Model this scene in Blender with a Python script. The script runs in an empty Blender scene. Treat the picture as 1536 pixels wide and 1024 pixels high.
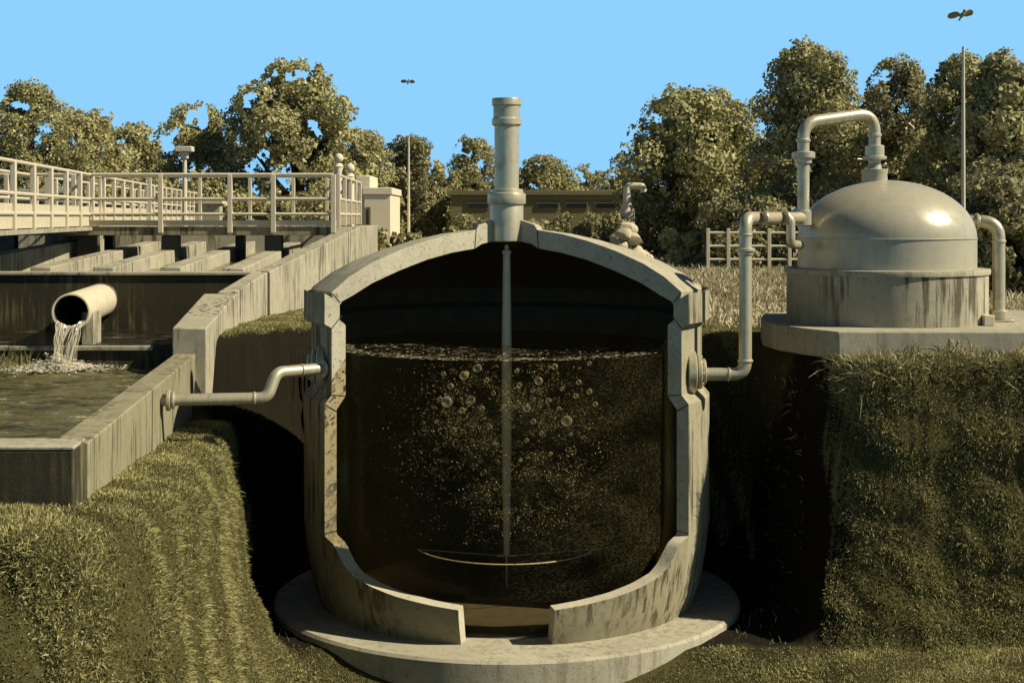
import bpy, math, random
import numpy as np
from mathutils import Vector
R = math.radians
sc = bpy.context.scene
COL = sc.collection
rnd = random.Random(7)
FPX, HX, HY, EYE = 2200.0, 760.0, 325.0, 1.6
def P(px, py, Y): return ((px-HX)*Y/FPX, Y, EYE-(py-HY)*Y/FPX)
def PX(px, Y): return (px-HX)*Y/FPX
def PZ(py, Y): return EYE-(py-HY)*Y/FPX

# ------------------------------------------------------------------ numpy value noise
def _h(ix, iy, s):
    n = (ix.astype(np.int64)*374761393 + iy.astype(np.int64)*668265263 + s*974711) & 0x7fffffff
    n = ((n ^ (n >> 13))*1274126177) & 0x7fffffff
    return ((n ^ (n >> 16)) & 0xffff)/65535.0
def vnoise(x, y, s=0):
    ix, iy = np.floor(x), np.floor(y); fx, fy = x-ix, y-iy
    fx = fx*fx*(3-2*fx); fy = fy*fy*(3-2*fy)
    a, b, c, d = _h(ix, iy, s), _h(ix+1, iy, s), _h(ix, iy+1, s), _h(ix+1, iy+1, s)
    return (a*(1-fx)+b*fx)*(1-fy)+(c*(1-fx)+d*fx)*fy
def fbm(x, y, s=0, o=3):
    v, a = 0, .5
    for k in range(o):
        v = v+a*(vnoise(x*2**k, y*2**k, s+k)-.5); a *= .5
    return v

# ------------------------------------------------------------------ materials
def nt(name):
    m = bpy.data.materials.new(name); m.use_nodes = True
    t = m.node_tree; b = t.nodes['Principled BSDF']
    return m, t, b
def N(t, typ, **kw):
    n = t.nodes.new(typ)
    for k, v in kw.items():
        if k.startswith('i_'): n.inputs[k[2:].replace('_', ' ')].default_value = v
        else: setattr(n, k, v)
    return n
def coords(t, scale=(1,1,1)):
    tc = N(t, 'ShaderNodeTexCoord'); mp = N(t, 'ShaderNodeMapping')
    mp.inputs['Scale'].default_value = scale
    t.links.new(tc.outputs['Object'], mp.inputs['Vector']); return mp.outputs['Vector']
def noise(t, vec, scale, detail=6, rough=.6):
    n = N(t, 'ShaderNodeTexNoise'); n.inputs['Scale'].default_value = scale
    n.inputs['Detail'].default_value = detail; n.inputs['Roughness'].default_value = rough
    t.links.new(vec, n.inputs['Vector']); return n.outputs['Fac']
def ramp(t, fac, stops):
    r = N(t, 'ShaderNodeValToRGB'); e = r.color_ramp.elements
    while len(e) < len(stops): e.new(.5)
    for el, (p, c) in zip(e, stops):
        el.position = p; el.color = (*c, 1) if not isinstance(c, float) else (c, c, c, 1)
    t.links.new(fac, r.inputs['Fac']); return r.outputs['Color']
def mixc(t, fac, a, b, mode='MIX'):
    m = N(t, 'ShaderNodeMix', data_type='RGBA', blend_type=mode)
    for sock, v in ((m.inputs[0], fac), (m.inputs[6], a), (m.inputs[7], b)):
        if hasattr(v, 'links'): t.links.new(v, sock)
        elif isinstance(v, (int, float)): sock.default_value = v
        else: sock.default_value = (*v, 1)
    return m.outputs[2]
def bump(t, b, h, strength, dist=.02):
    n = N(t, 'ShaderNodeBump'); n.inputs['Strength'].default_value = strength; n.inputs['Distance'].default_value = dist
    t.links.new(h, n.inputs['Height']); t.links.new(n.outputs['Normal'], b.inputs['Normal'])

def concrete(name, base, dark, streak=.5, pits=.5, rough=.9, bs=.35):
    m, t, b = nt(name)
    v = coords(t)
    big = noise(t, v, 1.3, 5, .6); fine = noise(t, v, 55, 4, .7); mid = noise(t, v, 9, 6, .7)
    c = mixc(t, ramp(t, big, [(.35, 0.), (.7, 1.)]), [x*.86 for x in base], [min(1, x*1.1) for x in base])
    c = mixc(t, ramp(t, mid, [(.3, .45), (.5, 0.)]), c, [x*.55 for x in base])
    if streak:
        sv = coords(t, (7, 7, .55)); s = noise(t, sv, 1.6, 7, .62)
        msk = ramp(t, s, [(.50, 0.), (.60, 1.)])
        patch = ramp(t, noise(t, v, .9, 3, .5), [(.40, 0.), (.55, 1.)])
        mm = mixc(t, 1.0, msk, patch, 'MULTIPLY'); mm = mixc(t, 1.0, mm, (streak,)*3, 'MULTIPLY')
        c = mixc(t, mm, c, dark)
    if pits:
        p = ramp(t, noise(t, v, 26, 3, .8), [(.60, 0.), (.66, 1.)])
        p2 = mixc(t, 1.0, p, (pits,)*3, 'MULTIPLY')
        c = mixc(t, p2, c, dark)
    t.links.new(c, b.inputs['Base Color'])
    b.inputs['Roughness'].default_value = rough; b.inputs['Specular IOR Level'].default_value = .25
    hh = mixc(t, .5, fine, mid); bump(t, b, hh, bs, .02)
    return m
def metal(name, base, metallic=.6, rough=.35, dirt=.3):
    m, t, b = nt(name); v = coords(t)
    n1 = noise(t, v, 6, 6, .65); n2 = noise(t, coords(t, (8, 8, .7)), 3, 5, .6)
    c = mixc(t, ramp(t, n1, [(.5, 0.), (.75, dirt)]), base, [x*.4 for x in base])
    c = mixc(t, ramp(t, n2, [(.55, 0.), (.7, dirt)]), c, [x*.45 for x in base])
    t.links.new(c, b.inputs['Base Color'])
    b.inputs['Metallic'].default_value = metallic
    rr = ramp(t, n1, [(.3, max(0., rough-.08)), (.7, rough+.15)])
    t.links.new(rr, b.inputs['Roughness']); bump(t, b, noise(t, v, 30, 3), .06, .01)
    return m
def leafmat(name, a, bcol, pale, seed):
    m, t, b = nt(name)
    at = N(t, 'ShaderNodeAttribute', attribute_name='tint')
    c = ramp(t, at.outputs['Fac'], [(0., a), (.75, bcol), (.93, bcol), (1., pale)])
    t.links.new(c, b.inputs['Base Color']); b.inputs['Roughness'].default_value = .65
    b.inputs['Specular IOR Level'].default_value = .2
    tr = N(t, 'ShaderNodeBsdfTranslucent'); t.links.new(c, tr.inputs['Color'])
    mx = N(t, 'ShaderNodeMixShader'); mx.inputs[0].default_value = .22
    t.links.new(b.outputs[0], mx.inputs[1]); t.links.new(tr.outputs[0], mx.inputs[2])
    t.links.new(mx.outputs[0], t.nodes['Material Output'].inputs['Surface'])
    return m
def plain(name, base, rough=.7, metallic=0., var=.3, scale=8):
    m, t, b = nt(name); v = coords(t)
    c = mixc(t, noise(t, v, scale, 5, .65), [x*(1-var) for x in base], [min(1, x*(1+var)) for x in base])
    t.links.new(c, b.inputs['Base Color']); b.inputs['Roughness'].default_value = rough
    b.inputs['Metallic'].default_value = metallic; b.inputs['Specular IOR Level'].default_value = .3
    bump(t, b, noise(t, v, scale*4, 4), .25, .02)
    return m

CB = (.335, .302, .215); CD = (.06, .048, .024)
M = {}
M['conc'] = concrete('weathered_concrete', CB, CD, .85, .5)
M['concwall'] = concrete('streaked_concrete', CB, CD, .9, .4)
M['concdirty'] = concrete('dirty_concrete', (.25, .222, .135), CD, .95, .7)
M['cut'] = concrete('sawn_concrete', (.44, .396, .285), (.07, .058, .028), 0, .8, bs=.5)
M['tankshell'] = concrete('darkened_shell_concrete', (.285, .252, .165), CD, .95, .6)  # streaked; base darkened to deepen the shade on the shell's left side
M['slab'] = concrete('slab_concrete', (.35, .315, .223), CD, .35, .6)
M['moss_shade'] = concrete('mossy_or_shaded_concrete', (.035, .029, .015), (.13, .115, .05), .9, .2)
M['inner'] = plain('shaded_interior', (.06, .048, .026), .8, 0, .5, 6)  # dark base colour carries the shade of the interior
M['steel'] = metal('galvanised_pipe', (.46, .405, .27), .45, .33, .6)
M['rail'] = metal('painted_rail', (.50, .43, .30), .0, .5, .3)
M['dome'] = metal('painted_dome_steel', (.36, .325, .23), .1, .30, .3)
M['darkmetal'] = metal('dark_steel', (.03, .025, .015), .3, .5, .3)
M['joint'] = plain('joint_filler', (.05, .04, .02), .9)
M['panel'] = plain('pale_panel', (.45, .39, .27), .8)
M['white'] = plain('pale_render', (.55, .47, .33), .8, 0, .12)
M['build'] = plain('olive_render', (.125, .112, .056), .85)
M['glass'] = plain('dark_glass', (.012, .01, .006), .2)
M['bark'] = plain('bark', (.05, .04, .022), .95, 0, .5, 14)
M['leaf'] = leafmat('tree_leaf', (.165, .150, .055), (.355, .323, .140), (.50, .455, .28), 1)
M['leafpale'] = leafmat('pale_leaf', (.12, .105, .04), (.26, .235, .11), (.5, .45, .3), 2)
M['blade'] = leafmat('grass_blade', (.095, .085, .027), (.41, .37, .155), (.44, .39, .22), 3)
M['straw'] = leafmat('dry_straw', (.16, .14, .06), (.38, .33, .2), (.55, .48, .33), 4)
M['stone'] = plain('pale_stone', (.42, .36, .24), .9, 0, .3, 5)
M['path'] = plain('pale_gravel_path', (.42, .36, .25), .95, 0, .25, 3)
M['feather'] = plain('brown_feather', (.22, .195, .085), .8)
M['silt'] = leafmat('silt_flake', (.16, .145, .075), (.32, .29, .17), (.6, .55, .40), 5)

# ground material: turf, soil in the excavation (attribute), dry patches further off
def ground_mat():
    m, t, b = nt('turf_and_soil')
    v = coords(t)
    so = N(t, 'ShaderNodeAttribute', attribute_name='soil'); dr = N(t, 'ShaderNodeAttribute', attribute_name='dry')
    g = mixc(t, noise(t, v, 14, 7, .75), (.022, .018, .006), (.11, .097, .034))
    soil = mixc(t, noise(t, v, 5, 8, .7), (.007, .0056, .003), (.017, .0135, .007))  # bare soil, blackened to stand in for the pit's deep shadow
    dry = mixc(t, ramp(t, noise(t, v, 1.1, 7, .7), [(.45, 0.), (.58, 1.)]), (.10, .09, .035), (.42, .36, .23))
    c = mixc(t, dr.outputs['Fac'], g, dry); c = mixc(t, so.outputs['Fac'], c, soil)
    t.links.new(c, b.inputs['Base Color']); b.inputs['Roughness'].default_value = .95
    b.inputs['Specular IOR Level'].default_value = .1
    bump(t, b, noise(t, v, 22, 6, .7), .8, .05)
    return m
M['ground'] = ground_mat()

def water_mat(name, deep, foam, lo, hi, scale, ripple=.35, through=0):
    m, t, b = nt(name)
    v = coords(t); vs = coords(t, scale)
    f = noise(t, vs, 1.0, 8, .72)
    c = mixc(t, ramp(t, f, [(lo, 0.), (hi, 1.)]), deep, foam)
    c = mixc(t, ramp(t, noise(t, vs, .55, 6, .7), [(.40, .85), (.52, 0.)]), c, [x*.22 for x in deep])
    t.links.new(c, b.inputs['Base Color'])
    rr = ramp(t, f, [(lo, .08), (hi, .6)]); t.links.new(rr, b.inputs['Roughness'])
    b.inputs['IOR'].default_value = 1.33
    w = noise(t, coords(t, (1, 2.4, 1)), 3.2, 7, .66); bump(t, b, w, ripple, .22)
    if through:
        tr = N(t, 'ShaderNodeBsdfTransparent'); tr.inputs[0].default_value = (.95, .88, .70, 1)
        fr = ramp(t, f, [(lo, 1-through), (hi, 1.)]); mx = N(t, 'ShaderNodeMixShader'); t.links.new(fr, mx.inputs[0])
        t.links.new(tr.outputs[0], mx.inputs[1]); t.links.new(b.outputs[0], mx.inputs[2])
        t.links.new(mx.outputs[0], t.nodes['Material Output'].inputs['Surface'])
    return m
M['water'] = water_mat('basin_water', (.115, .102, .042), (.42, .38, .24), .57, .66, (2.2, 6.5, 1), .7)
M['scum'] = water_mat('scummy_channel_water', (.10, .088, .035), (.42, .37, .24), .50, .60, (1.2, .7, 1), .3)
M['film'] = water_mat('wet_shelf_film', (.02, .016, .008), (.40, .35, .22), .58, .66, (1.2, 7, 1), .4)
M['liqtop'] = water_mat('digester_surface', (.05, .042, .018), (.50, .44, .29), .56, .66, (3.0, 5.5, 1), .5, .88)
def liquid_side():
    m, t, b = nt('digester_liquid'); t.nodes.remove(b)
    tr = N(t, 'ShaderNodeBsdfTransparent'); tr.inputs[0].default_value = (.92, .87, .73, 1)
    gl = N(t, 'ShaderNodeBsdfGlossy'); gl.inputs['Roughness'].default_value = .12; gl.inputs[0].default_value = (.8, .75, .6, 1)
    fr = N(t, 'ShaderNodeFresnel'); fr.inputs[0].default_value = 1.12
    v = coords(t, (1, 1, 1.6)); sw = noise(t, v, 1.1, 7, .65); fine = noise(t, coords(t, (1, 1, 2.2)), 26, 8, .78)
    df = N(t, 'ShaderNodeBsdfDiffuse'); c = mixc(t, ramp(t, fine, [(.45, 0.), (.62, 1.)]), (.05, .042, .02), (.26, .23, .11)); t.links.new(c, df.inputs[0])
    fa = mixc(t, 1.0, ramp(t, sw, [(.40, .03), (.66, .19)]), ramp(t, fine, [(.46, .35), (.60, 1.)]), 'MULTIPLY')
    m0 = N(t, 'ShaderNodeMixShader'); t.links.new(fa, m0.inputs[0]); t.links.new(tr.outputs[0], m0.inputs[1]); t.links.new(df.outputs[0], m0.inputs[2]); tr = m0
    mx = N(t, 'ShaderNodeMixShader'); t.links.new(fr.outputs[0], mx.inputs[0])
    t.links.new(tr.outputs[0], mx.inputs[1]); t.links.new(gl.outputs[0], mx.inputs[2])
    t.links.new(mx.outputs[0], t.nodes['Material Output'].inputs['Surface']); return m
M['liquid'] = liquid_side()
def clear(name, col, facing=.5, body=.1):
    m, t, b = nt(name); b.inputs['Base Color'].default_value = (*col, 1); b.inputs['Roughness'].default_value = .12
    tr = N(t, 'ShaderNodeBsdfTransparent'); lw = N(t, 'ShaderNodeLayerWeight'); lw.inputs[0].default_value = facing
    mp = N(t, 'ShaderNodeMapRange'); mp.inputs['To Min'].default_value = body; mp.inputs['To Max'].default_value = .95
    t.links.new(lw.outputs['Facing'], mp.inputs['Value'])
    mx = N(t, 'ShaderNodeMixShader'); t.links.new(mp.outputs[0], mx.inputs[0])
    t.links.new(tr.outputs[0], mx.inputs[1]); t.links.new(b.outputs[0], mx.inputs[2])
    t.links.new(mx.outputs[0], t.nodes['Material Output'].inputs['Surface']); return m
M['bubble'] = clear('bubble_film', (.42, .38, .27), .35, .04)
M['stream'] = clear('falling_water', (.55, .5, .37), .5, .4)
M['foam'] = plain('white_foam', (.72, .66, .52), .6)

# ------------------------------------------------------------------ mesh builder
class MB:
    def __init__(s): s.v, s.f, s.m = [], [], []
    def add(s, vs, fs, mi=0):
        o = len(s.v); s.v += [tuple(x) for x in vs]; s.f += [tuple(i+o for i in f) for f in fs]; s.m += [mi]*len(fs); return s
    def box(s, x0, x1, y0, y1, z0, z1, mi=0):
        return s.prism([(x0,y0),(x1,y0),(x1,y1),(x0,y1)], z0, z1, mi)
    def prism(s, poly, z0, z1, mi=0):
        n = len(poly)
        zb = z0 if isinstance(z0, (list, tuple)) else [z0]*n
        zt = z1 if isinstance(z1, (list, tuple)) else [z1]*n
        vs = [(p[0],p[1],zb[i]) for i,p in enumerate(poly)]+[(p[0],p[1],zt[i]) for i,p in enumerate(poly)]
        fs = [tuple(reversed(range(n))), tuple(range(n, 2*n))]+[(i,(i+1)%n,n+(i+1)%n,n+i) for i in range(n)]
        return s.add(vs, fs, mi)
    def tube(s, pts, r, n=14, mi=0, caps=True, open_r=None):
        pts = [Vector(p) for p in pts]; rs = r if isinstance(r, (list, tuple)) else [r]*len(pts)
        d0 = (pts[1]-pts[0]).normalized()
        up = Vector((0,0,1)) if abs(d0.z) < .9 else Vector((1,0,0))
        a = d0.cross(up).normalized(); vs = []
        for i, p in enumerate(pts):
            if i == 0: d = d0
            elif i == len(pts)-1: d = (pts[i]-pts[i-1]).normalized()
            else: d = ((pts[i]-pts[i-1]).normalized()+(pts[i+1]-pts[i]).normalized()).normalized()
            a = (a-d*a.dot(d)).normalized(); b = d.cross(a)
            for k in range(n):
                t = 2*math.pi*k/n; vs.append(p+(a*math.cos(t)+b*math.sin(t))*rs[i])
        fs = []
        for i in range(len(pts)-1):
            for k in range(n):
                k2 = (k+1)%n; fs.append((i*n+k, i*n+k2, (i+1)*n+k2, (i+1)*n+k))
        if caps: fs.append(tuple(reversed(range(n)))); fs.append(tuple(range((len(pts)-1)*n, len(pts)*n)))
        return s.add(vs, fs, mi)
    def disc(s, c, d, r, w, n=24, mi=0):
        c, d = Vector(c), Vector(d).normalized(); e = min(.012, w*.25)
        return s.tube([c-d*w/2, c-d*(w/2-e), c+d*(w/2-e), c+d*w/2], [r-e, r, r, r-e], n, mi)
    def lathe(s, prof, cx, cy, n=48, mi=0, closed=False):
        vs, fs = [], []; k = len(prof)
        for i in range(n):
            t = 2*math.pi*i/n
            for (r, z) in prof: vs.append((cx+r*math.cos(t), cy+r*math.sin(t), z))
        for i in range(n):
            i2 = (i+1)%n
            for j in range(k if closed else k-1):
                j2 = (j+1)%k; fs.append((i*k+j, i2*k+j, i2*k+j2, i*k+j2))
        return s.add(vs, fs, mi)
    def ball(s, c, r, nu=12, nv=8, mi=0, sq=(1,1,1)):
        pr = [(math.sin(math.pi*j/nv), -math.cos(math.pi*j/nv)) for j in range(nv+1)]
        vs, fs = [], []
        for i in range(nu):
            t = 2*math.pi*i/nu
            for (rr, z) in pr: vs.append((c[0]+r*sq[0]*rr*math.cos(t), c[1]+r*sq[1]*rr*math.sin(t), c[2]+r*sq[2]*z))
        for i in range(nu):
            i2 = (i+1)%nu
            for j in range(nv): fs.append((i*(nv+1)+j, i2*(nv+1)+j, i2*(nv+1)+j+1, i*(nv+1)+j+1))
        return s.add(vs, fs, mi)

def fillet(pts, r, n=7):
    pts = [Vector(p) for p in pts]; out = [pts[0]]
    for i in range(1, len(pts)-1):
        a, b, c = pts[i-1], pts[i], pts[i+1]
        u, w = (a-b).normalized(), (c-b).normalized()
        ang = u.angle(w); t = min(r/math.tan(ang/2), (a-b).length*.49, (c-b).length*.49)
        p0, p1 = b+u*t, b+w*t
        for k in range(n+1):
            q = k/n; out.append((p0*(1-q)**2)+(b*2*q*(1-q))+(p1*q*q))
    out.append(pts[-1]); return out

def obj(name, mb, mats, parent=None, smooth=35, bevel=0, at=None):
    off = Vector(at) if at is not None else (Vector(parent['_w']) if parent is not None and '_w' in parent else Vector((0,0,0)))
    me = bpy.data.meshes.new(name)
    me.from_pydata([(v[0]-off[0], v[1]-off[1], v[2]-off[2]) for v in mb.v], [], mb.f)
    for m in (mats if isinstance(mats, (list, tuple)) else [mats]): me.materials.append(m)
    if any(mb.m): me.polygons.foreach_set('material_index', mb.m)
    me.validate(); me.update()
    if smooth:
        me.shade_smooth()
        try: me.set_sharp_from_angle(angle=R(smooth))
        except Exception: pass
    o = bpy.data.objects.new(name, me); COL.objects.link(o)
    if parent is not None: o.parent = parent
    if at is not None: o.location = off
    if parent is not None and '_w' in parent: o['_w'] = list(off)
    if bevel:
        b = o.modifiers.new('Bevel', 'BEVEL'); b.width = bevel; b.segments = 2; b.limit_method = 'ANGLE'; b.angle_limit = R(40)
    return o
def tag(o, label=None, cat=None, group=None, kind=None):
    if label: o['label'] = label
    if cat: o['category'] = cat
    if group: o['group'] = group
    if kind: o['kind'] = kind
    return o
def thing(name, loc, label, cat, group=None):
    o = bpy.data.objects.new(name, None); COL.objects.link(o); o.location = loc; o['_w'] = list(loc)
    o.empty_display_size = .2
    return tag(o, label, cat, group)
def sub(name, mb, mats, part, **kw):    # a sub-part: the part itself sits at its parent's origin
    o = obj(name, mb, mats, part, **kw); return o
def npmesh(name, verts, faces_n, mat, tint=None, attrs=None):   # verts (n,3) grouped in faces of faces_n corners
    me = bpy.data.meshes.new(name); nv = len(verts); nf = nv//faces_n
    me.vertices.add(nv); me.vertices.foreach_set('co', verts.astype(np.float32).ravel())
    me.loops.add(nv); me.loops.foreach_set('vertex_index', np.arange(nv, dtype=np.int32))
    me.polygons.add(nf); me.polygons.foreach_set('loop_start', np.arange(0, nv, faces_n, dtype=np.int32))
    me.update(calc_edges=True)
    if tint is not None:
        a = me.attributes.new('tint', 'FLOAT', 'POINT'); a.data.foreach_set('value', np.repeat(tint, faces_n).astype(np.float32))
    me.materials.append(mat); me.validate()
    return me

# ================================================================== TERRAIN
FLOOR = -3.1
XLY = np.array([-90., 6., 9., 11., 13., 14., 15., 16., 17., 18.3, 18.8, 20.2, 22.]); XLX = np.array([-2.2, -2.2, -2.35, -2.5, -2.62, -2.78, -3.0, -3.15, -3.22, -3.4, -4.1, -5.5, -9.])
def smax(a, b, k): return .5*(a+b+np.sqrt((a-b)**2+k*k))
def smin(a, b, k): return .5*(a+b-np.sqrt((a-b)**2+k*k))
WX0, WY0, WU = -3.38, 11.44, -.093
def wallx(Y): return WX0+WU*(Y-WY0)
def Z0(X): return X*0
def terrain(X, Y, full=False):
    Xl = np.interp(Y, XLY, XLX)
    n1 = fbm(X*.9+3, Y*.9, 1, 3); n2 = fbm(X*3.1, Y*3.1, 9, 3)
    left = np.clip((-1.5-X)/1.0, 0, 1)*np.clip((19.75-Y)/.8, 0, 1)
    zp = -(.64+.05*np.clip(Y-11.44, -1, 8.2))*left
    dp = 3.22+.78*np.clip((X-1.8)/1.2, 0, 1)*np.clip((18.1-Y)/1.4, 0, 1)+1.25*np.clip((-X-1)/1.5, 0, 1)*np.clip((Y-18.5)/1.0, 0, 1)-np.hypot(X, Y-18); dr = 16.42-Y
    low = smax(dp, dr, .35)
    low = smin(low, X-Xl, .25)
    df = 10.3-Y+.1*(X+3)
    low2 = smax(low, df, .9)
    low2 = low2+.16*n1+.08*n2+.05*fbm(X*8, Y*8, 29, 2)
    wl = np.clip((-.8-X)/1.0, 0, 1)*np.clip((17.2-Y)/1.5, 0, 1)
    w = .56+.62*wl
    w = w+1.9*np.clip((df-low)/1.2, 0, 1)*np.clip((-1.2-X)/1.0, 0, 1)
    t = np.clip(.5*(low2+np.sqrt(low2*low2+.0012+.010*wl))/w, 0, 1)
    f = 1-(1-t)**(2.0+wl)
    z = zp+(FLOOR-zp)*f
    rt = np.hypot(X, Y-18); k = np.clip((3.55-rt)/.5, 0, 1); k = k*k*(3-2*k); z = z*(1-k)+np.minimum(z, FLOOR)*k
    z = z-.32*np.clip((15.95-Y)/.8, 0, 1)*np.clip((3.6-np.abs(X))/.8, 0, 1)*np.clip((Y-9)/3, 0, 1)*np.clip((-1.2-z)/1.0, 0, 1)
    near = np.clip(1-(np.abs(Y-15)-12)/10, 0, 1)
    n3 = fbm(X*7+Z0(X), Y*7, 23, 2); z = z+(.12*n1+.07*n2+.05*n3)*near*(.35+.65*np.clip(f*(1-f)*4, 0, 1))
    inb = np.clip((wallx(Y)-.06-X)/.12, 0, 1)*np.clip((Y-11.5)/.12, 0, 1)*np.clip((24.2-Y)/.2, 0, 1)
    z = z*(1-inb)+(-1.7)*inb
    if not full: return z
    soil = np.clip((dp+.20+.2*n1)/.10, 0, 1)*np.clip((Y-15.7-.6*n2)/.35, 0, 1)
    dry = np.clip((Y-21)/2, 0, 1)*np.clip((X+1)/2, 0, 1)
    return z, soil, dry
def axis(lo, hi, a, b, st, far):
    mid = list(np.arange(a, b+1e-6, st)); L, s, x = [], st, a
    while x > lo:
        s *= far; x -= s; L.append(max(x, lo))
    Rr, s, x = [], st, b
    while x < hi:
        s *= far; x += s; Rr.append(min(x, hi))
    return np.array(L[::-1]+mid+Rr)
xs = axis(-500, 500, -5.2, 6.6, .05, 1.28); ys = axis(-60, 900, 8.2, 22.5, .05, 1.22)
ys = np.unique(np.concatenate([ys, np.arange(15.8, 16.7, .0166)])); xs = np.unique(np.concatenate([xs, np.arange(-3.6, -1.6, .025)]))
GX, GY = np.meshgrid(xs, ys)
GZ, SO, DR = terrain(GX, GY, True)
nx, ny = len(xs), len(ys)
_st = np.clip(-GZ-.15, 0, 1)*np.clip((GZ-FLOOR)*3, 0, 1)*((GY > 8) & (GY < 23))      # slump the steep faces sideways
_gx = GX+_st*(.22*fbm(GY*1.7+GZ*2.3, GZ*2.1-GX, 81, 3)); GY = GY+_st*(.26*fbm(GX*1.7+GZ*1.9, GZ*2.4-GY*.6, 85, 3)); GX = _gx
me = bpy.data.meshes.new('ground')
gv = np.stack([GX, GY, GZ], -1).reshape(-1, 3).astype(np.float32)
idx = np.arange(nx*ny).reshape(ny, nx)
quads = np.stack([idx[:-1,:-1], idx[:-1,1:], idx[1:,1:], idx[1:,:-1]], -1).reshape(-1, 4)
me.vertices.add(len(gv)); me.vertices.foreach_set('co', gv.ravel())
me.loops.add(quads.size); me.loops.foreach_set('vertex_index', quads.astype(np.int32).ravel())
me.polygons.add(len(quads)); me.polygons.foreach_set('loop_start', np.arange(0, quads.size, 4, dtype=np.int32))
me.update(calc_edges=True)
for nm, ar in (('soil', SO), ('dry', DR)):
    a = me.attributes.new(nm, 'FLOAT', 'POINT'); a.data.foreach_set('value', ar.astype(np.float32).ravel())
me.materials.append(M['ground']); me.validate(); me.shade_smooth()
go = bpy.data.objects.new('ground', me); COL.objects.link(go); tag(go, kind='structure')

# ------------------------------------------------------------------ grass blades on the banks
def blades(name, n, region, mat, lmin, lmax, wid, seed, pale=.06, keep=None, up=.6, label=None):
    g = np.random.default_rng(seed)
    c = gv[quads]                                     # (q,4,3)
    ctr = c.mean(1)
    ok = region(ctr[:,0], ctr[:,1], ctr[:,2])
    c = c[ok]
    nrm = np.cross(c[:,2]-c[:,0], c[:,3]-c[:,1]); ar = np.linalg.norm(nrm, axis=1)*.5; nrm /= (2*ar[:,None]+1e-12)
    k = g.choice(len(c), n, p=ar/ar.sum())
    u, v = g.random((2, n, 1))
    p = (c[k,0]*(1-u)+c[k,1]*u)*(1-v)+(c[k,3]*(1-u)+c[k,2]*u)*v
    clump = vnoise(p[:,0]*3+p[:,2]*2, p[:,1]*3-p[:,2]*2.3, 31)
    clump = np.clip((clump-.28)*1.9, 0, 1); m = g.random(n) < .42+.8*clump
    p, nr, clump = p[m], nrm[k][m], clump[m]; n = len(p)
    d = nr*(1-up)+np.array([0,0,up])+g.normal(0, .55, (n,3)); d /= np.linalg.norm(d, axis=1)[:,None]
    L = (lmin+(lmax-lmin)*g.random(n)**1.5)*(.6+.7*clump)
    side = np.cross(d, g.normal(0,1,(n,3))); side /= np.linalg.norm(side, axis=1)[:,None]
    droop = np.stack([nr[:,0]*.5, nr[:,1]*.5, -np.ones(n)*.55], -1)
    W = wid*(.6+.8*g.random(n))
    b0 = p-side*W[:,None]*.5; b1 = p+side*W[:,None]*.5
    mid = p+d*(L*.55)[:,None]; m0 = mid-side*W[:,None]*.42; m1 = mid+side*W[:,None]*.42
    tip = p+d*L[:,None]+droop*(L*.38)[:,None]
    t0 = tip-side*W[:,None]*.08; t1 = tip+side*W[:,None]*.08
    V = np.stack([b0,b1,m1,m0, m0,m1,t1,t0], 1).reshape(-1,3)
    tint = np.clip(clump*.75*g.random(n)+.3*g.random(n), 0, .93); tint[g.random(n) < pale] = 1
    me = npmesh(name, V, 4, mat, np.repeat(tint, 2))
    o = bpy.data.objects.new(name, me); COL.objects.link(o); return tag(o, label, 'grass', None, 'stuff')
def inview(x, y, z, m=60):
    px = HX+x*FPX/np.maximum(y, .1); py = HY+(EYE-z)*FPX/np.maximum(y, .1)
    return (y > 5) & (px > -m) & (px < 1536+m) & (py < 1024+m) & (py > 300)
def r_bank(x, y, z):
    soil = (np.hypot(x, y-18) < 3.2+.75*np.clip((x-1.8)/1.2, 0, 1)*np.clip((18.1-y)/1.4, 0, 1)+1.25*np.clip((-x-1)/1.5, 0, 1)*np.clip((y-18.5)/1.0, 0, 1)) & (y > 16.0)
    basin = (x < wallx(y)+.03) & (y > 11.4) & (y < 24)
    slabm = (x > 3.15) & (y > 17.0)
    base = (np.hypot(x, y-18) < 2.9) | ((x < -1) & (y > 18.4) & (z < -.07))
    return inview(x, y, z) & ~soil & ~basin & ~slabm & ~base & (y < 24.5)
blades('grass', 700000, r_bank, M['blade'], .018, .066, .0085, 3, .05, label='short olive grass over the banks round the excavation')
def r_soil(x, y, z): return inview(x, y, z) & (np.hypot(x, y-18) < 3.6) & (np.hypot(x, y-18) > 2.9) & (y > 15.6) & (z < -.3) & ~((x < -1) & (y > 18.4) & (z > -2))
blades('weeds', 2500, r_soil, M['blade'], .05, .13, .010, 5, .02, label='sparse weeds on the dark soil inside the pit')
def r_rim(x, y, z):
    return inview(x, y, z) & (((y < 17.0) & (y > 16.25) & (x > 3.3) & (z > -.35)) | ((x > 3.0) & (x < 4.4) & (y > 16.6) & (y < 18.4) & (z > -.3) & (x < 3.85-.6*(y-17.0))))
blades('rim_grass', 2200, r_rim, M['blade'], .08, .26, .010, 6, .3, up=.8, label='longer straw coloured grass along the pit rim by the plinth')
def r_meadow(x, y, z): return inview(x, y, z) & (y > 21) & (y < 62) & (x > 1.5) & (x < 22) & ~((x > 3) & (y < 21))
blades('meadow_grass', 90000, r_meadow, M['straw'], .10, .26, .020, 8, .3, up=.85, label='pale dry meadow grass behind the cutaway tank')

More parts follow.
